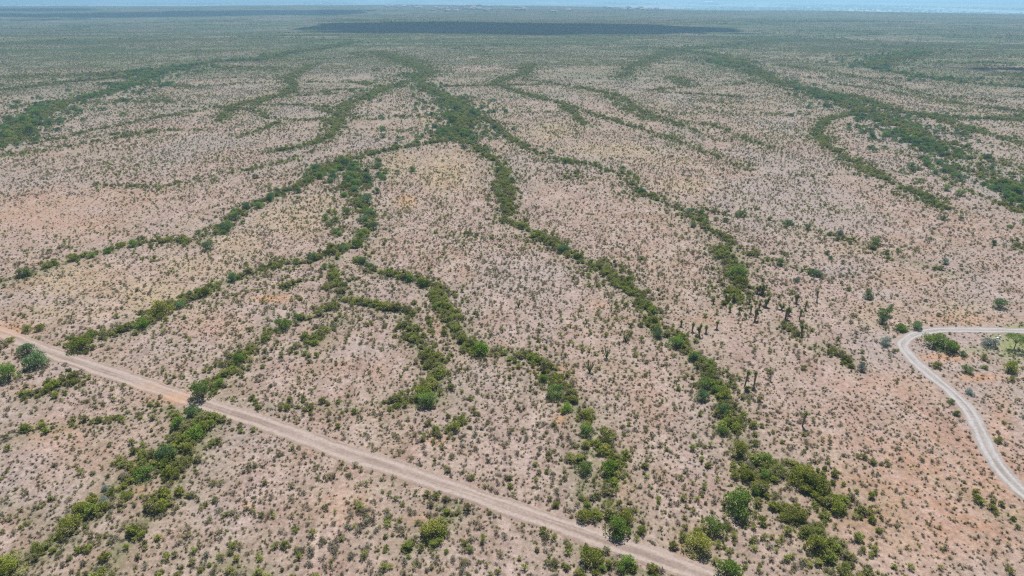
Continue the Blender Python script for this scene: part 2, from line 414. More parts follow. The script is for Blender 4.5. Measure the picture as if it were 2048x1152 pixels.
def plain(name, c1, c2, scale=2.0, rough=.85):
    m, n, l = mat(name)
    pos = N(n, 'ShaderNodeNewGeometry').outputs['Position']
    finish(n, l, mixc(n, l, ramp(n, l, noise(n, l, pos, scale, 4, .6), .35, .65), c1, c2), rough)
    return m

M_SOIL = ground_mat()
M_TRACK = road_mat('track_dirt', (.33, .26, .225), (.39, .32, .28), (.33, .245, .195), .24)
M_DRIVE = road_mat('drive_gravel', (.345, .315, .295), (.41, .39, .38), (.34, .27, .23), .22)
M_CREO = leaf_mat('creosote_leaves', (.19, .195, .07), (.30, .30, .115), (.37, .335, .18))
M_CREO_G = leaf_mat('creosote_green_leaves', (.185, .235, .04), (.31, .37, .075), (.35, .35, .12))
M_SAGE = leaf_mat('grey_scrub_leaves', (.20, .21, .155), (.29, .295, .22), (.28, .24, .18), .2)
M_MESQ = leaf_mat('mesquite_leaves', (.13, .215, .03), (.25, .37, .065), (.20, .28, .085))
M_MESQ_B = leaf_mat('juniper_green_leaves', (.10, .175, .075), (.20, .305, .13), (.16, .25, .12))
M_MESQ_D = leaf_mat('dark_olive_leaves', (.165, .20, .03), (.28, .325, .055), (.31, .31, .08))
M_SILVER = leaf_mat('silver_leaves', (.22, .27, .24), (.34, .40, .36), (.27, .33, .30), .15)
M_TUFT = leaf_mat('tuft_blades', (.16, .15, .085), (.26, .235, .13), (.12, .11, .065), .2)
M_TWIG = leaf_mat('twig_brown', (.10, .085, .06), (.16, .13, .085), (.12, .12, .07), .1)
M_BARK = plain('shrub_bark', (.16, .13, .10), (.24, .20, .16), 8)
M_SHAG = plain('yucca_dead_leaves', (.20, .14, .08), (.36, .27, .16), 6)
M_YUC = leaf_mat('yucca_leaves', (.16, .21, .06), (.26, .32, .10), (.22, .25, .10), .2)
M_OCO = leaf_mat('ocotillo_leaves', (.09, .14, .035), (.15, .22, .06), (.12, .17, .05), .15)

# ------------------------------------------------------------------ helpers
def tag(o, label=None, cat=None, group=None, kind=None):
    if label: o['label'] = label
    if cat: o['category'] = cat
    if group: o['group'] = group
    if kind: o['kind'] = kind
    return o

def mesh_from(name, V, Fc, mats, mi=None, smooth=False):
    me = bpy.data.meshes.new(name)
    V = np.asarray(V, np.float32); Fc = np.asarray(Fc, np.int32)
    k = Fc.shape[1]
    me.vertices.add(len(V)); me.vertices.foreach_set('co', V.ravel())
    me.loops.add(Fc.size); me.loops.foreach_set('vertex_index', Fc.ravel())
    me.polygons.add(len(Fc)); me.polygons.foreach_set('loop_start', np.arange(0, Fc.size, k, dtype=np.int32))
    for m in mats: me.materials.append(m)
    if mi is not None: me.polygons.foreach_set('material_index', np.asarray(mi, np.int32))
    if smooth: me.polygons.foreach_set('use_smooth', np.ones(len(Fc), bool))
    me.update(calc_edges=True); me.validate()
    return me

def obj(name, me, parent=None):
    o = bpy.data.objects.new(name, me); COL.objects.link(o)
    if parent is not None: o.parent = parent
    return o

# ------------------------------------------------------------------ ground sheet (one polar sheet out to the horizon)
front = np.linspace(R(-47), R(47), 760)
back = np.linspace(R(47), R(313), 70)[1:-1]
AZ = np.concatenate([front, back])
rr = [0.0, 4, 10, 18, 26]
r_ = 30.0
while r_ < 40000:
    rr.append(r_); r_ *= 1.0098 if r_ < 900 else (1.016 if r_ < 6000 else 1.05)
RR = np.array(rr + [40000.0])
nA, nR = len(AZ), len(RR)
A2, R2 = np.meshgrid(AZ, RR[1:])
X = (np.sin(A2) * R2).ravel(); Y = (np.cos(A2) * R2).ravel()
X = np.concatenate([[0.0], X]); Y = np.concatenate([[0.0], Y]); Z = height(X, Y)
U_, V_, D_ = to_px(X, Y, Z)
vis = Y > 5
U_ = np.where(vis, U_, -5000); V_ = np.where(vis, V_, -5000)
wd, wm = wash_field(X, Y)
td = road_dist(X, Y, TRACK); dd_ = road_dist(X, Y, DRIVE)
# shallow wash beds, low berms along the roads
Z = Z - .0 * wd
idx = np.arange(nR - 1)[:, None] * nA
Fq = []
for k in range(nR - 2):
    a = 1 + k * nA + np.arange(nA); b = 1 + k * nA + (np.arange(nA) + 1) % nA
    Fq.append(np.stack([a, b, b + nA, a + nA], 1))
Fq = np.concatenate(Fq)
me = mesh_from('ground', np.stack([X, Y, Z], 1), Fq[:, ::-1], [M_SOIL], smooth=True)
g = tag(obj('ground', me), kind='structure')
Rg = np.hypot(X, Y); rim_g = np.interp(np.arctan2(X, Y), RIM_AZ, RIM_D)
def set_attr(me, name, arr):
    a = me.attributes.new(name, 'FLOAT', 'POINT'); a.data.foreach_set('value', np.asarray(arr, np.float32))
set_attr(me, 'litter', np.clip(wd * 1.1, 0, 1) * (1 - wm) * np.where((td < 2) | (dd_ < 2), 0, 1))
set_attr(me, 'yellow', ell(YELLOW, U_, V_) * .75)
set_attr(me, 'orange', ell(ORANGE, U_, V_) * .95)
set_attr(me, 'grey', np.maximum(np.maximum(ell(GREY, U_, V_), np.clip(wd * wm * 2.5, 0, 1)), .55 * sstep(.5, .75, fbm(X, Y * .7, 26, 61))))
set_attr(me, 'lush', ell(LUSH, U_, V_)); set_attr(me, 'rill', rills(X, Y) * (Rg < 400))
set_attr(me, 'far', sstep(150, 1050, Rg))
set_attr(me, 'far_plain', .85 * sstep(700, 1900, Rg)); set_attr(me, 'valley', sstep(0, 260, Rg - rim_g))

def road(name, line, hw, m, lift):
    V, Fc, UV, nW = [], [], [], 12
    s = 0; P = line
    for i, p in enumerate(P):
        a = P[max(i - 1, 0)]; b = P[min(i + 1, len(P) - 1)]; d = (b - a).normalized(); nrm = Vector((d.y, -d.x))
        if i: s += (p - P[i - 1]).length
        wl = hw * (1 + .30 * (vnoise(s, 0, 6, 71) - .5) + .30 * (vnoise(s, 0, 1.3, 72) - .5))
        wr = hw * (1 + .30 * (vnoise(s, 9, 6, 73) - .5) + .30 * (vnoise(s, 9, 1.3, 74) - .5))
        for k in range(nW + 1):
            t = k / nW * 2 - 1; off = t * (wr if t > 0 else wl); q = p + nrm * off
            edge = abs(t) ** 6
            prof = lift - .035 * math.exp(-((abs(t) - .5) / .15) ** 2) - edge * (lift + .02) + .13 * math.exp(-((abs(t) - .88) / .06) ** 2)
            V.append((q.x, q.y, float(height(q.x, q.y)) + prof)); UV.append((k / nW, s / (2 * hw)))
    for i in range(len(P) - 1):
        for k in range(nW):
            a = i * (nW + 1) + k; Fc.append((a, a + nW + 1, a + nW + 2, a + 1))
    V = np.array(V)
    me = mesh_from(name, V, Fc, [m], smooth=True)
    lu = me.uv_layers.new(name='UVMap'); UV = np.array(UV, np.float32); Fa = np.array(Fc).ravel()
    lu.data.foreach_set('uv', UV[Fa].ravel())
    u, v, _ = to_px(V[:, 0], V[:, 1], V[:, 2])
    set_attr(me, 'orange', ell([(350, 797, 40, 12, .6), (300, 775, 40, 10, .25), (30, 660, 60, 16, .4)], u, v))
    if me.polygons[0].normal.z < 0: me.flip_normals()
    return tag(obj(name, me), kind='structure')
road('dirt_road', TRACK, TRACK_W, M_TRACK, .07)
road('gravel_road', DRIVE, DRIVE_W, M_DRIVE, .07)

# ------------------------------------------------------------------ plant meshes
class MB:
    def __init__(s): s.V = []; s.F = []; s.mi = []
    def quads(s, c, a, b, mi):
        """c centres (n,3), a and b half axes (n,3)"""
        n = len(c); base = len(s.V)
        q = np.stack([c - a - b * .3, c + a * .2 - b, c + a + b * .3, c - a * .2 + b], 1).reshape(-1, 3)
        s.V.extend(q.tolist()); k = base + np.arange(n) * 4
        s.F.extend(np.stack([k, k + 1, k + 2, k + 3], 1).tolist()); s.mi.extend([mi] * n)
    def stem(s, p, q, r0, r1, mi, n=4):
        p = Vector(p); q = Vector(q); d = (q - p).normalized()
        x = d.orthogonal().normalized(); y = d.cross(x); b = len(s.V)
        for c_, r in ((p, r0), (q, r1)):
            for k in range(n):
                t = k * 2 * math.pi / n; s.V.append(tuple(c_ + (x * math.cos(t) + y * math.sin(t)) * r))
        for k in range(n):
            s.F.append((b + k, b + (k + 1) % n, b + n + (k + 1) % n, b + n + k)); s.mi.append(mi)
    def blade(s, p, d, L, w_, mi, droop=0):
        p = Vector(p); d = Vector(d).normalized(); x = d.cross(Vector((0, 0, 1)))
        x = (x if x.length > .05 else Vector((1, 0, 0))).normalized() * w_
        m = p + d * L * .55; e = p + d * L + Vector((0, 0, -droop)); b = len(s.V)
        s.V += [tuple(p - x), tuple(p + x), tuple(m + x * .8), tuple(m - x * .8), tuple(e + x * .08), tuple(e - x * .08)]
        s.F += [(b, b + 1, b + 2, b + 3), (b + 3, b + 2, b + 4, b + 5)]; s.mi += [mi, mi]
    def mesh(s, name, mats, shift=0): return mesh_from(name, s.V, s.F, mats, [k - shift for k in s.mi] if shift else s.mi)

def rdir(g, n):
    v = g.normal(size=(n, 3)); return v / np.linalg.norm(v, axis=1, keepdims=True)

def leaves(mb, g, c, size, mi):
    n = len(c); nr = rdir(g, n) + [.05, .2, .75]; nr /= np.linalg.norm(nr, axis=1, keepdims=True)
    a = np.cross(nr, rdir(g, n)); a /= np.linalg.norm(a, axis=1, keepdims=True) + 1e-9; b = np.cross(nr, a)
    s = size * g.uniform(.6, 1.35, (n, 1)); mb.quads(c, a * s, b * s * .6, mi)

def bush(seed, leafmat, nstem=24, leaf=.05, per=13, spread=.55, h=.8, name='creosote_bush'):
    """vase-shaped desert bush about 1 m wide, stems from one root"""
    g = np.random.default_rng(seed); mb = MB()
    asym = g.uniform(-.12, .12, 2)
    for k in range(nstem):
        a = g.uniform(0, 2 * math.pi); rad = spread * math.sqrt(g.uniform(.03, 1)) * g.uniform(.7, 1.15)
        hh = h * (1 - .45 * (rad / spread) ** 2) * g.uniform(.65, 1.1)
        tip = np.array([math.cos(a) * rad + asym[0], math.sin(a) * rad + asym[1], hh])
        mid = tip * np.array([.45, .45, .55])
        mb.stem((0, 0, -.06), mid, .012, .009, 1, 3); mb.stem(mid, tip, .009, .004, 1, 3)
        n = int(per * g.uniform(.7, 1.3)); t = g.uniform(.35, 1.0, n)[:, None]
        c = mid + (tip - mid) * t + g.normal(size=(n, 3)) * [.06, .06, .05]
        c[:, 2] = np.maximum(c[:, 2], .03)
        leaves(mb, g, c, leaf, 0)
    return mb.mesh(name, [leafmat, M_BARK])

def crown(seed, h=.62, lobes=15, per=105, leaf=.026, loose=.09):
    """lumpy dome of leaf clumps, about 1 m wide; returns (crown builder, branch builder)"""
    g = np.random.default_rng(seed); mb = MB(); st = MB()
    for k in range(lobes):
        a = g.uniform(0, 2 * math.pi); rad = .36 * math.sqrt(g.uniform(0, 1)); zz = h * (.22 + .58 * g.uniform(.25, 1) * (1 - (rad / .5) ** 2 * .8))
        cc = np.array([math.cos(a) * rad, math.sin(a) * rad, zz]); rl = g.uniform(.10, .19)
        n = int(per * (rl / .15) ** 2 * g.uniform(.7, 1.2))
        d = rdir(g, n); d[:, 2] = np.abs(d[:, 2]) * g.choice([1, 1, 1, -1], n)
        ln = .82 + .25 * g.uniform(size=(n, 1)) + g.normal(size=(n, 1)) * loose
        c = cc + d * rl * ln * [1, 1, .78]; c[:, 2] = np.maximum(c[:, 2], .03)
        leaves(mb, g, c, leaf, 0)
        mid = cc * [.5, .5, .45]
        st.stem((g.normal() * .015, g.normal() * .015, -.05), mid, .018, .012, 0, 4); st.stem(mid, cc, .012, .005, 0, 4)
    n = per * 3                                     # leaves low round the skirt and through the middle
    a = g.uniform(0, 2 * math.pi, n); rad = .44 * np.sqrt(g.uniform(0.1, 1, n))
    c = np.stack([np.cos(a) * rad, np.sin(a) * rad, g.uniform(.03, .32, n) * h * (1.6 - rad * 2)], 1); c[:, 2] = np.maximum(c[:, 2], .02)
    leaves(mb, g, c, leaf, 0)
    return mb, st

def tuft(seed, m):
    g = np.random.default_rng(seed); mb = MB()
    for k in range(26):
        a = g.uniform(0, 2 * math.pi); t = g.uniform(.2, 1.1)
        mb.blade((g.normal() * .07, g.normal() * .07, -.02), (math.cos(a) * math.sin(t), math.sin(a) * math.sin(t), math.cos(t)), g.uniform(.25, .5), .022, 0, .05)
    return mb.mesh('bunch_grass', [m])

BUSH = [bush(1, M_CREO), bush(2, M_CREO, 20, .055, 12, .6, .7), bush(3, M_CREO, 28, .045, 13, .5, .9), bush(4, M_CREO_G, 26, .055, 15, .55, .85),
        bush(5, M_CREO_G, 30, .05, 15, .6, .8), bush(6, M_SAGE, 26, .045, 12, .55, .5, 'grey_scrub'), bush(7, M_SAGE, 22, .05, 12, .5, .6, 'grey_scrub'), bush(8, M_CREO, 18, .06, 11, .5, .75)]
THICK = [bush(21, M_CREO_G, 40, .05, 20, .55, .85), bush(22, M_CREO_G, 44, .05, 20, .6, .75), bush(23, M_MESQ_D, 40, .05, 20, .55, .8), bush(24, M_CREO, 36, .05, 19, .55, .85)]
CROWNS = [crown(31), crown(32, .55), crown(33, .7), crown(34, .6, 12, 120)]
TUFTS = [tuft(41, M_TUFT), tuft(42, M_TWIG), tuft(43, M_TWIG), tuft(44, M_CREO)]

# ------------------------------------------------------------------ scattering
def protos(name, meshes):
    cl = bpy.data.collections.new(name)
    for i, m in enumerate(meshes):
        o = bpy.data.objects.new('%s_kind_%02d' % (name, i), m); cl.objects.link(o)
    return cl

def stuff(name, label, P, rz, sc, vid, meshes):
    n = len(P)
    me = bpy.data.meshes.new(name); me.vertices.add(n); me.vertices.foreach_set('co', np.asarray(P, np.float32).ravel())
    a = me.attributes.new('rot', 'FLOAT_VECTOR', 'POINT'); a.data.foreach_set('vector', np.asarray(rz, np.float32).ravel())
    a = me.attributes.new('scl', 'FLOAT_VECTOR', 'POINT'); a.data.foreach_set('vector', np.asarray(sc, np.float32).ravel())
    a = me.attributes.new('vid', 'INT', 'POINT'); a.data.foreach_set('value', np.asarray(vid, np.int32))
    o = obj(name, me)
    ng = bpy.data.node_groups.new(name, 'GeometryNodeTree')
    ng.interface.new_socket('Geometry', in_out='INPUT', socket_type='NodeSocketGeometry')
    ng.interface.new_socket('Geometry', in_out='OUTPUT', socket_type='NodeSocketGeometry')
    nn = ng.nodes; gi = nn.new('NodeGroupInput'); go = nn.new('NodeGroupOutput')
    iop = nn.new('GeometryNodeInstanceOnPoints'); ci = nn.new('GeometryNodeCollectionInfo')
    ci.inputs['Collection'].default_value = protos(name, meshes); ci.inputs['Separate Children'].default_value = True; ci.inputs['Reset Children'].default_value = True
    def na(nm, ty):
        x = nn.new('GeometryNodeInputNamedAttribute'); x.data_type = ty; x.inputs[0].default_value = nm; return x.outputs[0]
    L = ng.links
    L.new(gi.outputs[0], iop.inputs['Points']); L.new(ci.outputs[0], iop.inputs['Instance']); iop.inputs['Pick Instance'].default_value = True
    L.new(na('vid', 'INT'), iop.inputs['Instance Index']); L.new(na('rot', 'FLOAT_VECTOR'), iop.inputs['Rotation'])
    L.new(na('scl', 'FLOAT_VECTOR'), iop.inputs['Scale']); L.new(iop.outputs[0], go.inputs[0])
    md = o.modifiers.new('scatter', 'NODES'); md.node_group = ng
    return tag(o, label, None, None, 'stuff')

def sector(r0, r1, dens, az=R(46)):
    n = int(dens * az * (r1 * r1 - r0 * r0))
    r = np.sqrt(rng.uniform(r0 * r0, r1 * r1, n)); a = rng.uniform(-az, az, n)
    return np.sin(a) * r, np.cos(a) * r

def clear_of_roads(x, y, pad=-.1):
    return (road_dist(x, y, TRACK) > TRACK_W + pad) & (road_dist(x, y, DRIVE) > DRIVE_W + pad)

def base_density(x, y):
    z = height(x, y); u, v, d = to_px(x, y, z)
    m = .15 + 2.9 * np.clip(fbm(x, y * .8, 13, 51) - .2, 0, 1) * (.35 + 1.3 * fbm(x, y, 50, 52))
    m = m * (1 + sstep(220, 900, y) * 3.8 * (fbm(x * .38, y, 75, 55, 4) - .43)) * (1 + .6 * sstep(400, 1200, y))
    m = m * (1 - .8 * rills(x, y))
    m = m * (1 - ell(THIN, u, v)) * (1 + ell(DENSE, u, v))
    return m

# --- open-ground creosote bushes
bx, by = [], []
for r0, r1, dn in ((32, 120, .80), (120, 200, .80), (200, 330, .74), (330, 500, .74), (500, 750, .66), (750, 1150, .46), (1150, 1700, .13), (1700, 2900, .035), (2900, 4300, .01)):
    x, y = sector(r0, r1, dn); bx.append(x); by.append(y)
bx = np.concatenate(bx); by = np.concatenate(by)
r = np.hypot(bx, by)
keep = rng.uniform(size=len(bx)) < base_density(bx, by) * .78
keep &= r < np.interp(np.arctan2(bx, by), RIM_AZ, RIM_D)
bx, by, r = bx[keep], by[keep], r[keep]
k = clear_of_roads(bx, by); bx, by, r = bx[k], by[k], r[k]
bu, bv, bd = to_px(bx, by, height(bx, by))
size = (.23 + .74 * rng.uniform(size=len(bx)) ** 1.6) * (1 + .25 * ell(DENSE, bu, bv)) * (1 - .55 * ell(THIN, bu, bv))
size *= np.interp(r, [0, 330, 1000, 2500, 4300], [1, 1.05, 1.3, 2.1, 3.0])
green = fbm(bx, by, 28, 53)
bk = np.where(rng.uniform(size=len(bx)) < .30 + .5 * sstep(.45, .7, fbm(bx, by, 20, 54)), rng.integers(5, 7, len(bx)), np.where(green + rng.normal(size=len(bx)) * .1 > .60, rng.integers(3, 5, len(bx)), rng.choice([0, 1, 2, 7], len(bx))))
BX, BY, BS, BK = [bx], [by], [size], [bk]
# --- thickets along the washes
tx, ty = [], []
for r0, r1, dn in ((32, 150, 3.1), (150, 300, 2.3), (300, 500, 1.35), (500, 900, .52), (900, 1800, .17)):
    x, y = sector(r0, r1, dn); tx.append(x); ty.append(y)
tx = np.concatenate(tx); ty = np.concatenate(ty)
dn, mq = wash_field(tx, ty)
gap = np.maximum(dn - .62, 0) * 1.3 + .08 + .35 * sstep(250, 450, np.hypot(tx, ty)) + 1.05 * sstep(.22, .60, vnoise(tx, ty, 3.8, 57)) * (.45 + 1.1 * vnoise(tx, ty, 13, 59))
u = rng.uniform(size=len(tx))
keep = u < dn * .62 * gap * (1 - .88 * mq)
tx2, ty2 = tx[keep], ty[keep]; k = clear_of_roads(tx2, ty2, .25)
tx2, ty2, tm, tdn = tx2[k], ty2[k], mq[keep][k], dn[keep][k]
rt = np.hypot(tx2, ty2)
ts = (.42 + .95 * rng.uniform(size=len(tx2)) ** 1.6) * (.75 + .5 * tdn) * np.interp(rt, [0, 300, 1000, 2000], [1, 1.15, 1.7, 2.4])
tk = np.where(rng.uniform(size=len(tx2)) < .14, 5, 0) + 0 * rt.astype(int); tk2 = 8 + np.where(rng.uniform(size=len(tx2)) < .30, 3, np.where(fbm(tx2, ty2, 12, 58) > .56, 2, rng.integers(0, 2, len(tx2))))
tk = np.where(tk == 5, 5, tk2)
BX.append(tx2); BY.append(ty2); BS.append(ts); BK.append(tk)
BX, BY, BS, BK = map(np.concatenate, (BX, BY, BS, BK))

# --- mesquites scattered along the wooded washes beyond the hand-placed ones
mx, my = [], []
for r0, r1, dn in ((150, 330, .15), (330, 700, .13), (700, 1600, .05)):
    x, y = sector(r0, r1, dn); mx.append(x); my.append(y)
mx = np.concatenate(mx); my = np.concatenate(my)
dn, mq = wash_field(mx, my)
keep = rng.uniform(size=len(mx)) < np.clip(dn * 1.2, 0, 1) * mq * (.25 + 1.3 * sstep(.3, .65, vnoise(mx, my * .6, 11, 66)))
mx, my = mx[keep], my[keep]
k = clear_of_roads(mx, my, 1.5); mx, my = mx[k], my[k]

# ------------------------------------------------------------------ hand-placed shrubs: (u, v, width px, colour)  g bright, b blue-green, o olive
HAND = '''55 700 38 b;73 718 54 b;18 746 48 g;158 690 50 o;476 718 28 g;438 769 25 g;405 784 48 g;393 822 38 b;358 849 36 g;391 862 46 g;333 911 40 b;289 947 44 g
378 898 32 o;213 976 18 s;207 1002 22 s;20 680 22 o;55 658 22 o;80 655 22 o;565 651 34 g;140 1040 50 o;165 1015 40 o;127 1067 30 o;25 1132 60 o;256 987 28 o;962 698 40 g
840 785 44 o;855 800 40 g;1113 784 46 g;1086 758 24 g;1133 813 28 g;1175 860 30 g;1166 933 38 g;1220 936 48 g;1178 827 34 o;1211 871 36 o;1168 1027 38 o
1233 1052 60 g;1250 1030 40 o;1284 1060 22 o;1185 1108 55 o;1204 1136 20 g;1252 1127 42 g;1313 667 28 b;1349 682 38 g;1307 644 28 o;1111 1010 18 o;864 1062 50 o;905 853 34 o
1388 716 26 b;1420 727 22 g;1408 767 32 g;1431 776 28 g;1404 791 32 b;1446 818 34 b;1446 787 34 o;1440 858 30 g;1478 900 44 o;1526 920 38 g;1531 951 28 g;1515 978 30 g;1493 951 34 o
1479 1008 70 g;1431 1051 48 g;1391 1086 60 o;1457 1140 62 g;1605 950 60 o;1632 968 50 o;1591 1033 44 o;1631 1090 50 o;1666 1008 46 o;1868 680 44 g;1890 690 44 g;1906 694 28 o;1804 656 24 g
1831 651 27 b;1977 685 34 s;2022 735 34 o;1873 731 20 o;1933 740 24 g;1928 708 18 b;1968 716 16 o;1968 734 15 o;2022 758 15 o;1900 802 16 g;1913 827 16 g;1940 784 20 s;1995 880 17 o
2008 844 11 o;2004 811 8 o;2017 822 9 o;2031 826 8 o;1608 736 15 o;1724 736 22 s;1771 684 26 s;732 401 32 b;744 453 24 b;722 473 22 g;715 488 24 g;727 521 22 b;740 531 20 b;819 556 24 g
849 566 26 g;872 611 20 b;997 340 20 g;1024 360 15 b;1009 406 14 g;1112 320 12 b;930 293 18 b;1245 338 16 b;1259 345 14 g;712 380 24 b;712 365 24 g;689 368 20 g;689 388 20 g;687 498 20 b
687 568 20 b;735 360 28 b;700 352 26 g;668 345 24 g;705 338 24 b;640 352 22 g;690 326 22 b;417 493 28 b;358 608 28 b;467 555 28 b;595 636 20 g;623 516 22 b;458 450 22 b;472 435 20 b;470 423 18 b
493 413 20 b;518 403 20 b;543 396 24 b;447 465 14 g;397 465 14 g;218 501 22 g;267 488 22 g;240 491 17 o;183 511 17 g;148 515 24 o;410 585 30 o;327 616 44 o;283 648 34 g;323 633 20 o
650 533 18 g;662 493 20 o;1614 455 16 g;1631 544 27 b;1736 592 22 g;1697 578 12 g;1686 525 11 b;1769 626 30 g;1764 641 22 b;1801 655 24 g;1999 609 30 b;1884 436 14 b;1889 523 18 s
1594 560 15 s;1561 525 20 g;1470 545 44 g;1481 562 34 o;1679 466 18 s;1781 613 12 b;1877 630 12 b;1851 601 10 b;1797 501 13 g;1654 506 12 b;1662 516 12 b;20 240 22 g;50 238 26 g;75 228 24 g;95 245 24 g;60 262 30 g;20 270 26 g
905 240 24 g;925 262 24 g;945 226 22 b;890 262 18 g;910 216 20 b'''
hand = []
for t in HAND.replace('\n', ';').split(';'):
    a = t.split(); hand.append((float(a[0]), float(a[1]), float(a[2]), a[3]))
hu = np.array([h[0] for h in hand]); hv = np.array([h[1] for h in hand]); hw_ = np.array([h[2] for h in hand])
hx, hy, hz = ground(hu, hv + hw_ * .22)
_, _, hd = to_px(hx, hy, hz); hs = hw_ * hd / F

LEAF = {'g': M_MESQ, 'b': M_MESQ_B, 'o': M_MESQ_D, 's': M_SILVER}
CM = {}
for ck, lm in LEAF.items():
    for i, (cb, sb) in enumerate(CROWNS):
        CM[ck, i] = cb.mesh('crown', [lm])
BRM = [sb.mesh('branches', [M_BARK]) for cb, sb in CROWNS]

def shrub(x, y, s, ck, i, rz, hf=1.0):
    e = bpy.data.objects.new('desert_shrub', None); COL.objects.link(e); e.empty_display_size = .5
    e.location = (x, y, float(height(x, y)) - .02); e.rotation_euler = (0, 0, rz); e.scale = (s, s, s * hf)
    obj('crown', CM[ck, i], e); obj('branches', BRM[i], e)
    return e

WORDS = {'g': 'bright green', 'b': 'dark blue-green', 'o': 'olive', 's': 'silvery grey'}
WASH_TXT = {'main': 'the wooded wash above the centre', 'left': 'the hedge wash at left', 'corner': 'the bottom left wash',
    'branch': 'the short side wash left of centre', 'centre': 'the winding central wash', 'right': 'the long right wash', 'upper': 'the wash above the yucca stand',
    'leftside': 'the broken left shrub line', 'farleft': 'the far left wash', 'farmid': 'the distant middle wash', 'farright': 'the broad far right wash', 'grassy': 'a small thicket'}
ORD = ['nearest', 'second nearest', 'third nearest', 'fourth nearest', 'fifth nearest', 'sixth nearest', 'seventh nearest', 'eighth nearest', 'ninth nearest', 'tenth nearest'] + \
      ['%dth nearest' % k if k % 10 not in (1, 2, 3) or k in (11, 12, 13) else '%d%s nearest' % (k, {1: 'st', 2: 'nd', 3: 'rd'}[k % 10]) for k in range(11, 80)]
SX = np.array([[s_[0], s_[1], s_[2], s_[3]] for s_ in SEG]); SN = [s_[7] for s_ in SEG]; SHW = np.array([s_[4] for s_ in SEG])
def near_wash(x, y):
    dx = SX[:, 2] - SX[:, 0]; dy = SX[:, 3] - SX[:, 1]; t = np.clip(((x - SX[:, 0]) * dx + (y - SX[:, 1]) * dy) / (dx * dx + dy * dy + 1e-9), 0, 1)
    d = np.hypot(x - SX[:, 0] - t * dx, y - SX[:, 1] - t * dy) - SHW; i = int(np.argmin(d)); return SN[i], d[i]
zones = {}
for i in range(len(hand)):
    nm, d = near_wash(hx[i], hy[i]); u, v = hu[i], hv[i]
    dr = float(road_dist(np.array([hx[i]]), np.array([hy[i]]), DRIVE)[0])
    if u > 1780 and v > 640: z = 'inside the gravel drive bend' if u > 1850 and v < 780 else 'beside the gravel drive'
    elif u < 120 and v > 650 and v < 780: z = 'by the dirt road at the left edge'
    elif nm == 'grassy' or d > 4: z = 'standing alone on open sand at ' + ('left' if u < 700 else 'centre' if u < 1350 else 'right')
    else: z = 'in ' + WASH_TXT[nm]
    zones.setdefault((z, hand[i][3]), []).append(i)
labels = {}
for (z, ck), L in zones.items():
    L.sort(key=lambda i: hy[i])
    for k, i in enumerate(L):
        sz = 'small' if hs[i] < 2 else 'medium' if hs[i] < 3.3 else 'large'
        labels[i] = (('%s %s shrub, %s %s' % (sz, WORDS[ck], ORD[k], z)) if len(L) > 1 else 'the only %s shrub %s' % (WORDS[ck], z))
for i in range(len(hand)):
    ck = hand[i][3]
    e = shrub(hx[i], hy[i], hs[i] * 1.08, ck, i % 4, rng.uniform(0, 6.28), rng.uniform(.85, 1.15) * (1.0 if hs[i] > 2 else 1.1))
    tag(e, labels[i], 'shrub', 'round desert shrubs')

# the small umbrella-shaped tree inside the drive bend
def small_tree(u, v, wpx, hm):
    x, y, z = map(float, ground(u, v)); _, _, d = to_px(x, y, z); s = wpx * d / F
    e = bpy.data.objects.new('mesquite_tree', None); COL.objects.link(e); e.location = (x, y, z)
    g = np.random.default_rng(77); mb = MB(); st = MB()
    st.stem((0, 0, -.1), (.05, .02, hm * .35), .09, .07, 0, 7)
    for k in range(11):
        a = k * 2.4; rad = s * .42 * math.sqrt(g.uniform(.1, 1)); c = np.array([math.cos(a) * rad, math.sin(a) * rad, hm * (.86 - .25 * (rad / (s * .5)) ** 2) + g.normal() * .08])
        mid = np.array([c[0] * .45, c[1] * .45, hm * .58]); st.stem((.05, .02, hm * .35), mid, .06, .035, 0, 5); st.stem(mid, c, .035, .012, 0, 5)
        n = 260; dd = rdir(g, n); leaves(mb, g, c + dd * s * .17 * g.uniform(.5, 1.1, (n, 1)) * [1, 1, .6], .065, 0)
    obj('crown', mb.mesh('crown', [M_MESQ]), e); obj('trunk', st.mesh('trunk', [M_BARK]), e)
    return tag(e, 'small flat-topped green tree beside the gravel drive at the right edge', 'tree')
small_tree(2028, 698, 40, 3.2)

# scattered mesquites: the largest in the picture stay individuals, the rest one mass
mu, mv, md_ = to_px(mx, my, height(mx, my))
ms = rng.uniform(1.5, 3.6, len(mx)) * np.interp(np.hypot(mx, my), [0, 400, 1200], [1, 1.15, 1.6])
vis = (mu > -10) & (mu < 2058) & (mv > 0)
far_hand = np.array([np.min(np.hypot(a - hx, b - hy)) > 2.2 for a, b in zip(mx, my)])
mx, my, ms, mu, mv, vis, md_ = (q[far_hand] for q in (mx, my, ms, mu, mv, vis, md_))
proj = np.where(vis, ms / md_, -1)
n_ind = max(0, 300 - len(hand)); order = np.argsort(-proj); ind = order[:n_ind]; rest = order[n_ind:]
GZ = lambda u, v: ('in the broad wooded wash at the far right' if u > 1450 else 'in the wooded wash at the far left' if u < 620 else 'in the wooded wash junction beyond the centre')
def ordn(k): return '%d%s' % (k, 'th' if 10 < k % 100 < 20 else {1: 'st', 2: 'nd', 3: 'rd'}.get(k % 10, 'th'))
def fromleft(k): return 'leftmost' if k == 0 else ordn(k + 1) + ' from left'
cks = {i: ('g' if rng.uniform() < .5 else 'b') for i in ind}; pack = {}
for i in sorted(ind, key=lambda i: mu[i]): pack.setdefault((cks[i], GZ(mu[i], mv[i])), []).append(i)
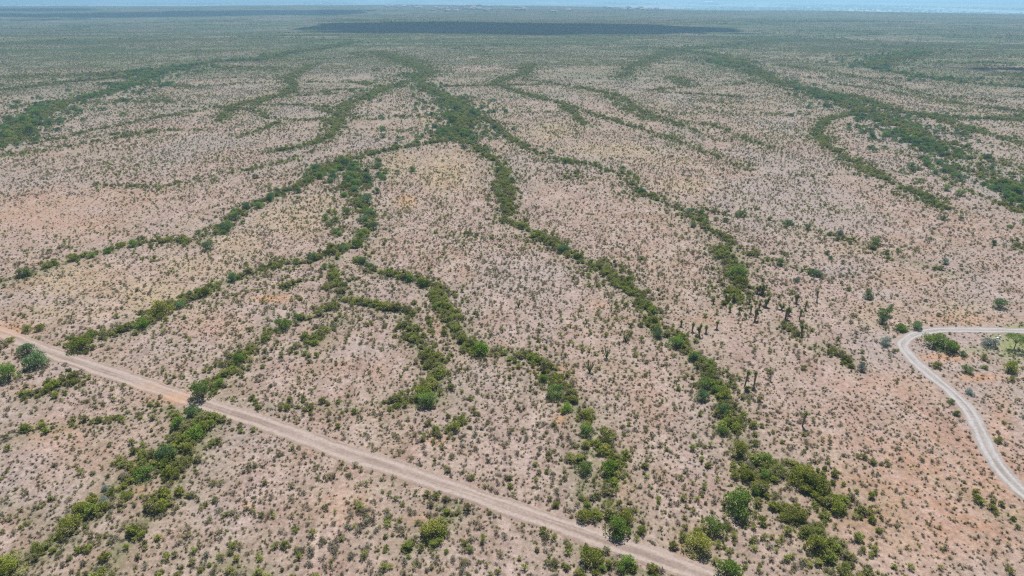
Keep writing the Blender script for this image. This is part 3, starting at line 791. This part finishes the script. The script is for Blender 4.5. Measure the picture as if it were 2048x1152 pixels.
for i in ind:
    ck = cks[i]
    e = shrub(mx[i], my[i], ms[i], ck, int(rng.integers(0, 4)), rng.uniform(0, 6.28), rng.uniform(.8, 1.1))
    pk = pack.get((ck, GZ(mu[i], mv[i])), []); tag(e, '%s shrub %s, %s' % ({'g': 'leaf green', 'b': 'dark green'}[ck], GZ(mu[i], mv[i]), fromleft(pk.index(i))), 'shrub', '%s shrubs %s' % ({'g': 'leaf green', 'b': 'dark green'}[ck], GZ(mu[i], mv[i])))
if len(rest):
    k = len(rest)
    stuff('distant_shrubs', 'mass of far green shrubs lining the distant washes', np.stack([mx[rest], my[rest], height(mx[rest], my[rest])], 1),
          np.stack([np.zeros(k), np.zeros(k), rng.uniform(0, 6.28, k)], 1), np.stack([ms[rest], ms[rest], ms[rest] * .95], 1), rng.integers(0, 8, k),
          [CM['g', i] for i in range(4)] + [CM['b', i] for i in range(4)])

# bushes: 300 largest in view as individuals
bz = height(BX, BY); bu, bv, bd = to_px(BX, BY, bz)
vis = (bu > 4) & (bu < 2044) & (bv > 4) & (bv < 1148)
order = np.argsort(-np.where(vis, BS / bd, -1)); ind = order[:300]; rest = order[300:]
ALLB = BUSH + THICK
def side_of_track(u, v):
    return v > np.interp(u, [p[0] for p in TRACK_PX], [p[1] for p in TRACK_PX])
proto = {}; bobj = {}
for i in ind:
    kd = int(BK[i])
    if kd not in proto:
        o = obj('grey_scrub' if kd in (5, 6) else 'creosote_bush', ALLB[kd]); proto[kd] = o
    else:
        o = proto[kd].copy(); COL.objects.link(o)
    s = float(BS[i]); o.location = (BX[i], BY[i], bz[i]); o.rotation_euler = (0, 0, rng.uniform(0, 6.28)); o.scale = (s, s, s * rng.uniform(.8, 1.15))
    bobj[i] = o
zb = {}
for i in ind:
    kd = int(BK[i]); u, v = float(bu[i]), float(bv[i])
    colr = 'ash grey' if kd in (5, 6) else 'green' if kd in (3, 4, 8, 9) else 'dark olive' if kd == 10 else 'dusty olive'
    px = ['at the left edge', 'left of centre', 'in the middle', 'right of centre', 'at the right edge'][min(4, int(u / 410))]
    wh = ('below the dirt road ' if side_of_track(u, v) else 'in the wash above the road ' if kd >= 8 else 'on open sand above the road ') + px
    zb.setdefault((colr, wh), []).append(i)
for (colr, wh), L in zb.items():
    L.sort(key=lambda i: bu[i])
    for k, i in enumerate(L):
        tag(bobj[i], '%s bush %s%s' % (colr, wh, ', ' + fromleft(k) if len(L) > 1 else ', the only one'), 'bush', 'large creosote bushes in the foreground')
def scat(name, label, sel):
    k = len(sel); tilt = rng.normal(size=(k, 2)) * .08; s = BS[sel]
    stuff(name, label, np.stack([BX[sel], BY[sel], bz[sel]], 1), np.stack([tilt[:, 0], tilt[:, 1], rng.uniform(0, 6.28, k)], 1),
          np.stack([s, s * rng.uniform(.85, 1.15, k), s * rng.uniform(.75, 1.15, k)], 1), BK[sel], ALLB)
scat('desert_scrub', 'countless small olive and grey desert bushes covering the plain', rest[BK[rest] < 8])
scat('wash_thicket', 'dense green bushes growing as hedges along the dry washes', rest[BK[rest] >= 8])

# tiny tufts, dead twigs
x, y = [], []
for r0, r1, dn in ((34, 110, 2.4), (110, 200, 1.6), (200, 330, .8)):
    a, b = sector(r0, r1, dn); x.append(a); y.append(b)
x = np.concatenate(x); y = np.concatenate(y)
k = (rng.uniform(size=len(x)) < .35 + .8 * fbm(x, y, 9, 81)) & clear_of_roads(x, y, -.1); x, y = x[k], y[k]; k = len(x)
s = rng.uniform(.35, 1.0, k)
stuff('bunch_grass', 'tiny dry tufts dotted over the sand between the bushes', np.stack([x, y, height(x, y)], 1), np.stack([np.zeros(k), np.zeros(k), rng.uniform(0, 6.28, k)], 1),
      np.stack([s, s, s * .8], 1), rng.integers(0, 4, k), TUFTS)
print('counts: bushes', len(BX), 'mesq', len(mx), 'tufts', k, 'hand', len(hand))

# ------------------------------------------------------------------ yuccas and ocotillos
def yucca_head(g, mb, c, r_, n=150):
    c = Vector(c)
    for k in range(n):
        z_ = g.uniform(-.75, 1); a = g.uniform(0, 6.28); q = math.sqrt(1 - z_ * z_)
        mb.blade(c, (q * math.cos(a), q * math.sin(a), z_ + .15), r_ * g.uniform(.8, 1.1), .034, 0, .03)

def yucca(u, v, hpx, heads, label, seed, spread=.35):
    x, y, z = map(float, ground(u, v)); _, _, d = to_px(x, y, z); H = max(1.2, hpx * d / F / math.cos(math.atan2(CAM_H, y)))
    e = bpy.data.objects.new('yucca', None); COL.objects.link(e); e.location = (x, y, z)
    g = np.random.default_rng(seed); tr = MB()
    lean = g.normal(size=2) * .05
    for k in range(heads):
        a = g.uniform(0, 6.28) if heads > 1 else 0; off = spread * (1 if heads > 1 else 0) * g.uniform(.6, 1.2)
        hh = H * (1 if k == 0 else g.uniform(.6, .92)) - .28
        top = np.array([math.cos(a) * off + lean[0] * hh, math.sin(a) * off + lean[1] * hh, hh])
        fork = np.array([0, 0, 0.]) if k < 2 and heads > 2 else np.array([lean[0] * hh * .3, lean[1] * hh * .3, hh * .3])
        pts = [np.array([0, 0, -.1]), fork + [0, 0, .05], (fork + top) / 2 + g.normal(size=3) * .03, top]
        for q, (r0, r1) in zip(range(3), ((.13, .13), (.14, .17), (.17, .19))): tr.stem(pts[q], pts[q + 1], r0, r1, 0, 7)
        for q in range(90):                                    # shaggy skirt of dead leaves
            t = g.uniform(.15, 1); c_ = pts[1] + (top - pts[1]) * t; aa = g.uniform(0, 6.28)
            tr.blade(c_, (math.cos(aa), math.sin(aa), -1.1), .34, .03, 0, 0)
        hm = MB(); yucca_head(g, hm, (0, 0, 0), g.uniform(.48, .62)); hd_ = obj('leaf_head', hm.mesh('leaf_head', [M_YUC]), e); hd_.location = tuple(top)
    obj('trunk', tr.mesh('trunk', [M_SHAG]), e)
    return tag(e, label, 'yucca')

C4 = lambda a, b: (1360 + a / 5.12, 540 + b / 5.12)
Y4 = [(795,238,78,2),(850,255,95,3),(343,342,52,1),(470,332,75,1),(545,322,82,1),(708,345,58,1),(880,372,88,3),(724,432,72,1),(808,402,64,1),(605,442,58,1),(1040,402,54,2),(1192,335,82,3),(1278,402,82,1),
      (1402,315,100,1),(1222,500,100,1),(1076,500,112,3),(1112,455,76,2),(764,520,118,4),(126,622,82,1),(198,662,112,2),(266,645,66,1),(376,600,72,1),(1246,668,100,2),(512,425,42,1),(12,575,50,1)]
Y4.sort(key=lambda t: -t[1])
num = ['nearest', 'second nearest', 'third nearest', 'fourth nearest', 'fifth nearest', 'sixth nearest', 'seventh nearest', 'eighth nearest', 'ninth nearest'] + ['%dth nearest' % k for k in range(10, 40)]
num[20] = '21st nearest'; num[21] = '22nd nearest'; num[22] = '23rd nearest'
for k, (a, b, hh, hd_) in enumerate(Y4):
    u, v = C4(a, b)
    tag(yucca(u, v, hh / 5.12, hd_, '%s shaggy yucca%s, %s of the yucca stand right of centre' % ('tall' if hh > 90 else 'short' if hh < 60 else 'mid-height', {1: ' with one trunk', 2: ' with two heads', 3: ' with three heads', 4: ' with four heads'}[hd_], num[k]), 100 + k), group='yuccas in the stand')
yucca(1604.5, 852, 27, 1, 'lone single-trunk yucca with round green head on bare sand at right', 201)
yucca(1489, 774, 32, 1, 'thin leaning yucca trunk, left one of the pair above the right wash', 202)
yucca(1508, 772, 28, 1, 'thin yucca trunk, right one of the pair above the right wash', 203)
yucca(1087, 746, 22, 1, 'slim dark yucca standing at the orange cut bank of the central wash', 204)

def ocotillo(u, v, hpx, label, seed):
    x, y, z = map(float, ground(u, v)); _, _, d = to_px(x, y, z); H = hpx * d / F / math.cos(math.atan2(CAM_H, y))
    g = np.random.default_rng(seed); mb = MB()
    for k in range(15):
        a = k * 2.4; t = g.uniform(.1, .55); L = H * g.uniform(.8, 1.05); p = Vector((0, 0, -.05)); dr = Vector((math.cos(a) * math.sin(t), math.sin(a) * math.sin(t), math.cos(t)))
        for q in range(4):
            e_ = p + dr * L / 4; mb.stem(p, e_, .045 - q * .007, .04 - q * .007, 0, 5); dr = (dr + Vector((math.cos(a) * .04, math.sin(a) * .04, .03))).normalized()
            n = 26; c_ = np.array([tuple(p + (e_ - p) * tt) for tt in g.uniform(0, 1, n)]) + g.normal(size=(n, 3)) * .035; leaves(mb, g, c_, .035, 0)
            p = e_
    o = obj('ocotillo', mb.mesh('ocotillo', [M_OCO])); o.location = (x, y, z)
    return tag(o, label, 'ocotillo')
ocotillo(1213, 716, 21, 'green fan-shaped ocotillo on open sand, the brightest one beyond the central wash', 301)
ocotillo(1037, 614, 15, 'small green ocotillo alone among low scrub above the central wash', 302)
ocotillo(1251, 683, 20, 'thin pale ocotillo to the upper right of the brighter one', 303)
ocotillo(1179, 745, 22, 'faint sparse ocotillo below and left of the bright one', 304)

# small white bird-sized marker stone by the drive
def white_object(u, v):
    x, y, z = map(float, ground(u, v)); g = np.random.default_rng(5); mb = MB()
    import bmesh
    e = bpy.data.objects.new('utility_riser', None); COL.objects.link(e); e.location = (x, y, z)
    mw = plain('white_plastic', (.78, .78, .76), (.82, .82, .80), 3, .5)
    for nm, dims, loc in (('base', (.55, .4, .22), (-.12, 0, .11)), ('upright_box', (.26, .3, .62), (.12, 0, .31))):
        bm = bmesh.new(); bmesh.ops.create_cube(bm, size=1); bmesh.ops.scale(bm, vec=dims, verts=bm.verts); bmesh.ops.translate(bm, vec=loc, verts=bm.verts)
        bmesh.ops.bevel(bm, geom=bm.edges[:], offset=.03, segments=2, affect='EDGES')
        m_ = bpy.data.meshes.new(nm); bm.to_mesh(m_); bm.free(); m_.materials.append(mw); obj(nm, m_, e)
    tag(e, 'tiny white L-shaped box on the grass between the silvery shrub and the gravel drive', 'utility box')
white_object(1997, 677)

# ------------------------------------------------------------------ power line, houses, valley buildings
M_WOOD = plain('pole_wood', (.16, .12, .09), (.24, .19, .15), 3)
def pole(u, v, hm, hframe, label, grp):
    x, y, z = map(float, ground(u, v)); mb = MB(); arm = MB()
    for sx in ((-1.8, 1.8) if hframe else (0,)): mb.stem((sx, 0, -.5), (sx, 0, hm), .2, .14, 0, 8)
    arm.stem((-3.6 if hframe else -1.4, 0, hm - 1.4), (3.6 if hframe else 1.4, 0, hm - 1.4), .13, .13, 0, 6)
    for sx in (-3.3, 0, 3.3) if hframe else (-1.2, 0, 1.2): arm.stem((sx, 0, hm - 1.4), (sx, 0, hm - .75), .09, .06, 0, 6)
    e = bpy.data.objects.new('power_pole', None); COL.objects.link(e); e.location = (x, y, z)
    obj('poles' if hframe else 'shaft', mb.mesh('shaft', [M_WOOD]), e); obj('crossarm', arm.mesh('crossarm', [M_WOOD]), e)
    return tag(e, label, 'power pole', grp)
PO = [(764,68,1),(985,70,0),(1175,72,0),(1236,75,0),(1328,76,0),(1387,79,0),(1474,80,0),(1597,85,1),(1815,88,0),(1835,95,1),(2010,86,0),(2015,93,1)]
nth = ['leftmost', 'second from left', 'third from left', 'fourth from left', 'fifth from left', 'sixth from left', 'seventh from left', 'eighth from left', 'ninth from left', 'tenth from left', 'second from right', 'rightmost']
for k, (u, v, hf) in enumerate(PO):
    pole(u, v, 17 if hf else 13, hf, '%s distant wooden power pole, %s along the line crossing the plain' % ('twin-legged' if hf else 'single', nth[k]), 'power poles on the far plain')

M_WALL = plain('house_stucco', (.40, .35, .30), (.52, .47, .42), .02); M_ROOF = plain('house_roof', (.20, .17, .16), (.40, .36, .34), .01); M_WROOF = plain('white_roof', (.84, .85, .86), (.90, .90, .91), .01, .5)
M_GLASS = plain('window_glass', (.05, .06, .08), (.07, .08, .10), .05, .15)
def box_mesh(name, L, B, H, m, z0=0, hip=0):
    V = [(-L, -B, z0), (L, -B, z0), (L, B, z0), (-L, B, z0), (-L + hip, -B + hip, z0 + H), (L - hip, -B + hip, z0 + H), (L - hip, B - hip, z0 + H), (-L + hip, B - hip, z0 + H)]
    return mesh_from(name, V, [(3, 2, 1, 0), (4, 5, 6, 7), (0, 1, 5, 4), (1, 2, 6, 5), (2, 3, 7, 6), (3, 0, 4, 7)], [m])
def windows_mesh(L, B, n, z0, z1):
    V, Fc = [], []
    for s in (-1, 1):
        for k in range(n):
            xx = -L + (k + .5) * 2 * L / n; b = len(V); yy = s * (B + .04)
            V += [(xx - .8, yy, z0), (xx + .8, yy, z0), (xx + .8, yy, z1), (xx - .8, yy, z1)]; Fc.append((b, b + 1, b + 2, b + 3))
    return mesh_from('windows', V, Fc, [M_GLASS])
hp = []
for i in range(3):
    L, B = (8, 6) if i == 0 else (10, 7) if i == 1 else (7, 7)
    e = bpy.data.objects.new('house', None); COL.objects.link(e)
    hp.append((e, [obj('wall', box_mesh('wall', L, B, 3.4, M_WALL, -.8), e), obj('roof', box_mesh('roof', L + .6, B + .6, 2.4, [M_ROOF, M_WALL, M_ROOF][i], 2.62, [5.2, 3.6, 5.0][i]), e), obj('window', windows_mesh(L, B, 4, .9, 2.1), e)]))
used = set()
def place(protos_, x, y, rz, s, label, cat, grp):
    e, ch = protos_
    if id(e) in used:
        c_ = e.copy(); COL.objects.link(c_)
        for q in ch:
            d = q.copy(); COL.objects.link(d); d.parent = c_
        e = c_
    else: used.add(id(e))
    e.location = (x, y, float(height(x, y))); e.rotation_euler = (0, 0, rz); e.scale = (s, s, s)
    tag(e, label, cat, grp)
random.seed(4)
HS = {}
for (u0, u1, v0, v1, n) in ((771, 846, 11.5, 17, 22), (866, 985, 14, 23, 34), (930, 962, 11.5, 13, 6), (1209, 1324, 15.5, 22, 24), (1024, 1060, 15, 21, 8), (1105, 1111, 23, 24.5, 2), (1137, 1142, 20.5, 22, 2)):
    for k in range(n):
        x, y, z = map(float, ground(random.uniform(u0, u1), random.uniform(v0, v1)))
        nm = 'left-hand' if u0 < 860 else 'middle' if u0 < 1100 else 'right-hand'
        HS.setdefault(nm, []).append((to_px(x, y, z)[0], k % 3, x, y, random.uniform(0, 3.1), random.uniform(1, 1.5)))
for nm, L in HS.items():
    for k, (u, pk, x, y, rz, sc) in enumerate(sorted(L)):
        place(hp[pk], x, y, rz, sc, 'tiny far-off house, %s in the %s cluster on the mesa rim' % (fromleft(k), nm), 'house', 'houses on the mesa rim')

wp = []
for i in range(2):
    e = bpy.data.objects.new('warehouse', None); COL.objects.link(e)
    wp.append((e, [obj('wall', box_mesh('wall', 10, 7, 1.9, M_WALL, -.5), e), obj('roof', box_mesh('roof', 10.2, 7.2, 2.6, M_WROOF, 1.42, 6.6), e), obj('door', windows_mesh(10, 7, 5, 0, .9), e)]))
WH = [(1656,15,3),(1792,8,4),(1814,13,3),(1769,17,4),(1784,18.5,3),(1737,17,2.5),(1822,23.5,3),(1865,21.5,5),(2019,19,3.5),(1974,26,8.5),(1689,13,3),(1416,9,13),(1380,6,6),(1556,19.5,3),(1594,20.5,3),(185,8,4),(425,6.5,5),(575,7,5),(305,6,5),
      (732,6,4),(915,4.5,4),(955,5,3),(1480,14,3),(1545,10,3),(1700,10,4),(1880,11,4),(1940,15,3.5),(2040,12,3),(1240,7,4),(1120,6,4),(60,7,4),(650,4,6),(1300,9,3),(1630,7,5),(1900,18,3),(1850,16,2.5),(1720,20,2.5),(500,5,3),(240,5,4),(1020,4,4)]
for k, (u, v, s) in enumerate(sorted(WH)):
    x, y, z = map(float, ground(u, v)); _, _, d = to_px(x, y, z)
    zone = 'left' if u < 700 else 'middle' if u < 1350 else 'right'
    place(wp[k % 2], x, y, random.uniform(-.15, .15), s * d / F / 7.0 * .85, 'white-roofed far-off building in the hazy valley town, %s' % fromleft(k), 'building', 'valley town buildings')

# tree belts and built-up dark bands on the valley floor
vx, vy = [], []
a = rng.uniform(R(-40), R(40), 60000); q = rng.uniform(0, 1, 60000)
rim = np.interp(a, RIM_AZ, RIM_D); r = (rim + 700) * (1 + q * 3.0)
x, y = np.sin(a) * r, np.cos(a) * r
k = fbm(x, y * .5, 700, 91, 4) + rng.normal(size=len(x)) * .05 > .60; x, y, r = x[k][:9000], y[k][:9000], r[k][:9000]; k = len(x)
s = rng.uniform(12, 26, k) * (r / 6000) ** .5
stuff('valley_woods', 'hazy blue belts of trees on the valley floor', np.stack([x, y, height(x, y)], 1), np.stack([np.zeros(k), np.zeros(k), rng.uniform(0, 6.28, k)], 1), np.stack([s, s, s * .75], 1), rng.integers(0, 4, k), [CM['b', i] for i in range(4)])

# ------------------------------------------------------------------ clouds high above, whose shadows lie on the plain
def cloud(pts_px, seed, alt=1300, dens=48):
    """puffy cloud mesh over the ground patch outlined by (u, v, radius m, squash)"""
    import bmesh
    g = np.random.default_rng(seed); bm = bmesh.new()
    for (u, v, rx, ry) in pts_px:
        x, y, z = map(float, ground(u, v)); t = (alt + 90 - z) / SUN_DIR.z; cx, cy = x + SUN_DIR.x * t, y + SUN_DIR.y * t
        n = max(6, int(dens * min(1, rx * ry / 40000)))
        for k in range(n):
            a = g.uniform(0, 6.28); q = math.sqrt(g.uniform(0, 1)) * .95; rad = min(rx, ry) * g.uniform(.16, .5)
            ret = bmesh.ops.create_icosphere(bm, subdivisions=2, radius=1)
            for vv in ret['verts']:
                c_ = vv.co; c_ *= 1 + .12 * (g.uniform() - .5)
                vv.co = (cx + math.cos(a) * q * rx + c_.x * rad * 1.3, cy + math.sin(a) * q * ry + c_.y * rad, alt + 60 + max(c_.z, -.35) * rad * .55)
    me = bpy.data.meshes.new('cloud'); bm.to_mesh(me); bm.free(); me.materials.append(M_CLOUD)
    for p in me.polygons: p.use_smooth = True
    o = obj('cloud', me); return tag(o, kind='structure')
m_, n_, l_ = mat('cloud_white'); M_CLOUD = m_; finish(n_, l_, (.88, .89, .91), 1, spec=0)
cloud([(830,51,170,120),(930,54,250,220),(1030,56,220,200),(1130,57,220,170),(1220,61,180,90),(1320,64,150,50),(1410,66,110,28),(1480,67,80,16),(740,49,120,45),(690,48,80,22)], 1)
cloud([(430,26,260,420),(330,30,260,200),(520,28,200,260),(620,24,160,160),(250,33,160,100)], 2)
cloud([(60,30,300,160),(160,33,240,90),(60,40,150,50),(20,20,260,200)], 3)
cloud([(1960,142,38,14),(2010,143,42,16),(2060,144,40,16),(1910,140,24,7)], 4)

# ------------------------------------------------------------------ haze: even, pale air
V8 = [(-46000, -46000, -75), (46000, -46000, -75), (46000, 46000, -75), (-46000, 46000, -75), (-46000, -46000, 75), (46000, -46000, 75), (46000, 46000, 75), (-46000, 46000, 75)]
m, n, l = mat('haze_air')
pv = N(n, 'ShaderNodeVolumePrincipled'); pv.inputs['Color'].default_value = (.41, .73, 1.0, 1); pv.inputs['Density'].default_value = .00028; pv.inputs['Anisotropy'].default_value = .35
o_ = N(n, 'ShaderNodeOutputMaterial'); l.new(pv.outputs[0], o_.inputs['Volume'])
tag(obj('haze', mesh_from('haze', V8, [(3, 2, 1, 0), (4, 5, 6, 7), (0, 1, 5, 4), (1, 2, 6, 5), (2, 3, 7, 6), (3, 0, 4, 7)], [m])), kind='stuff')
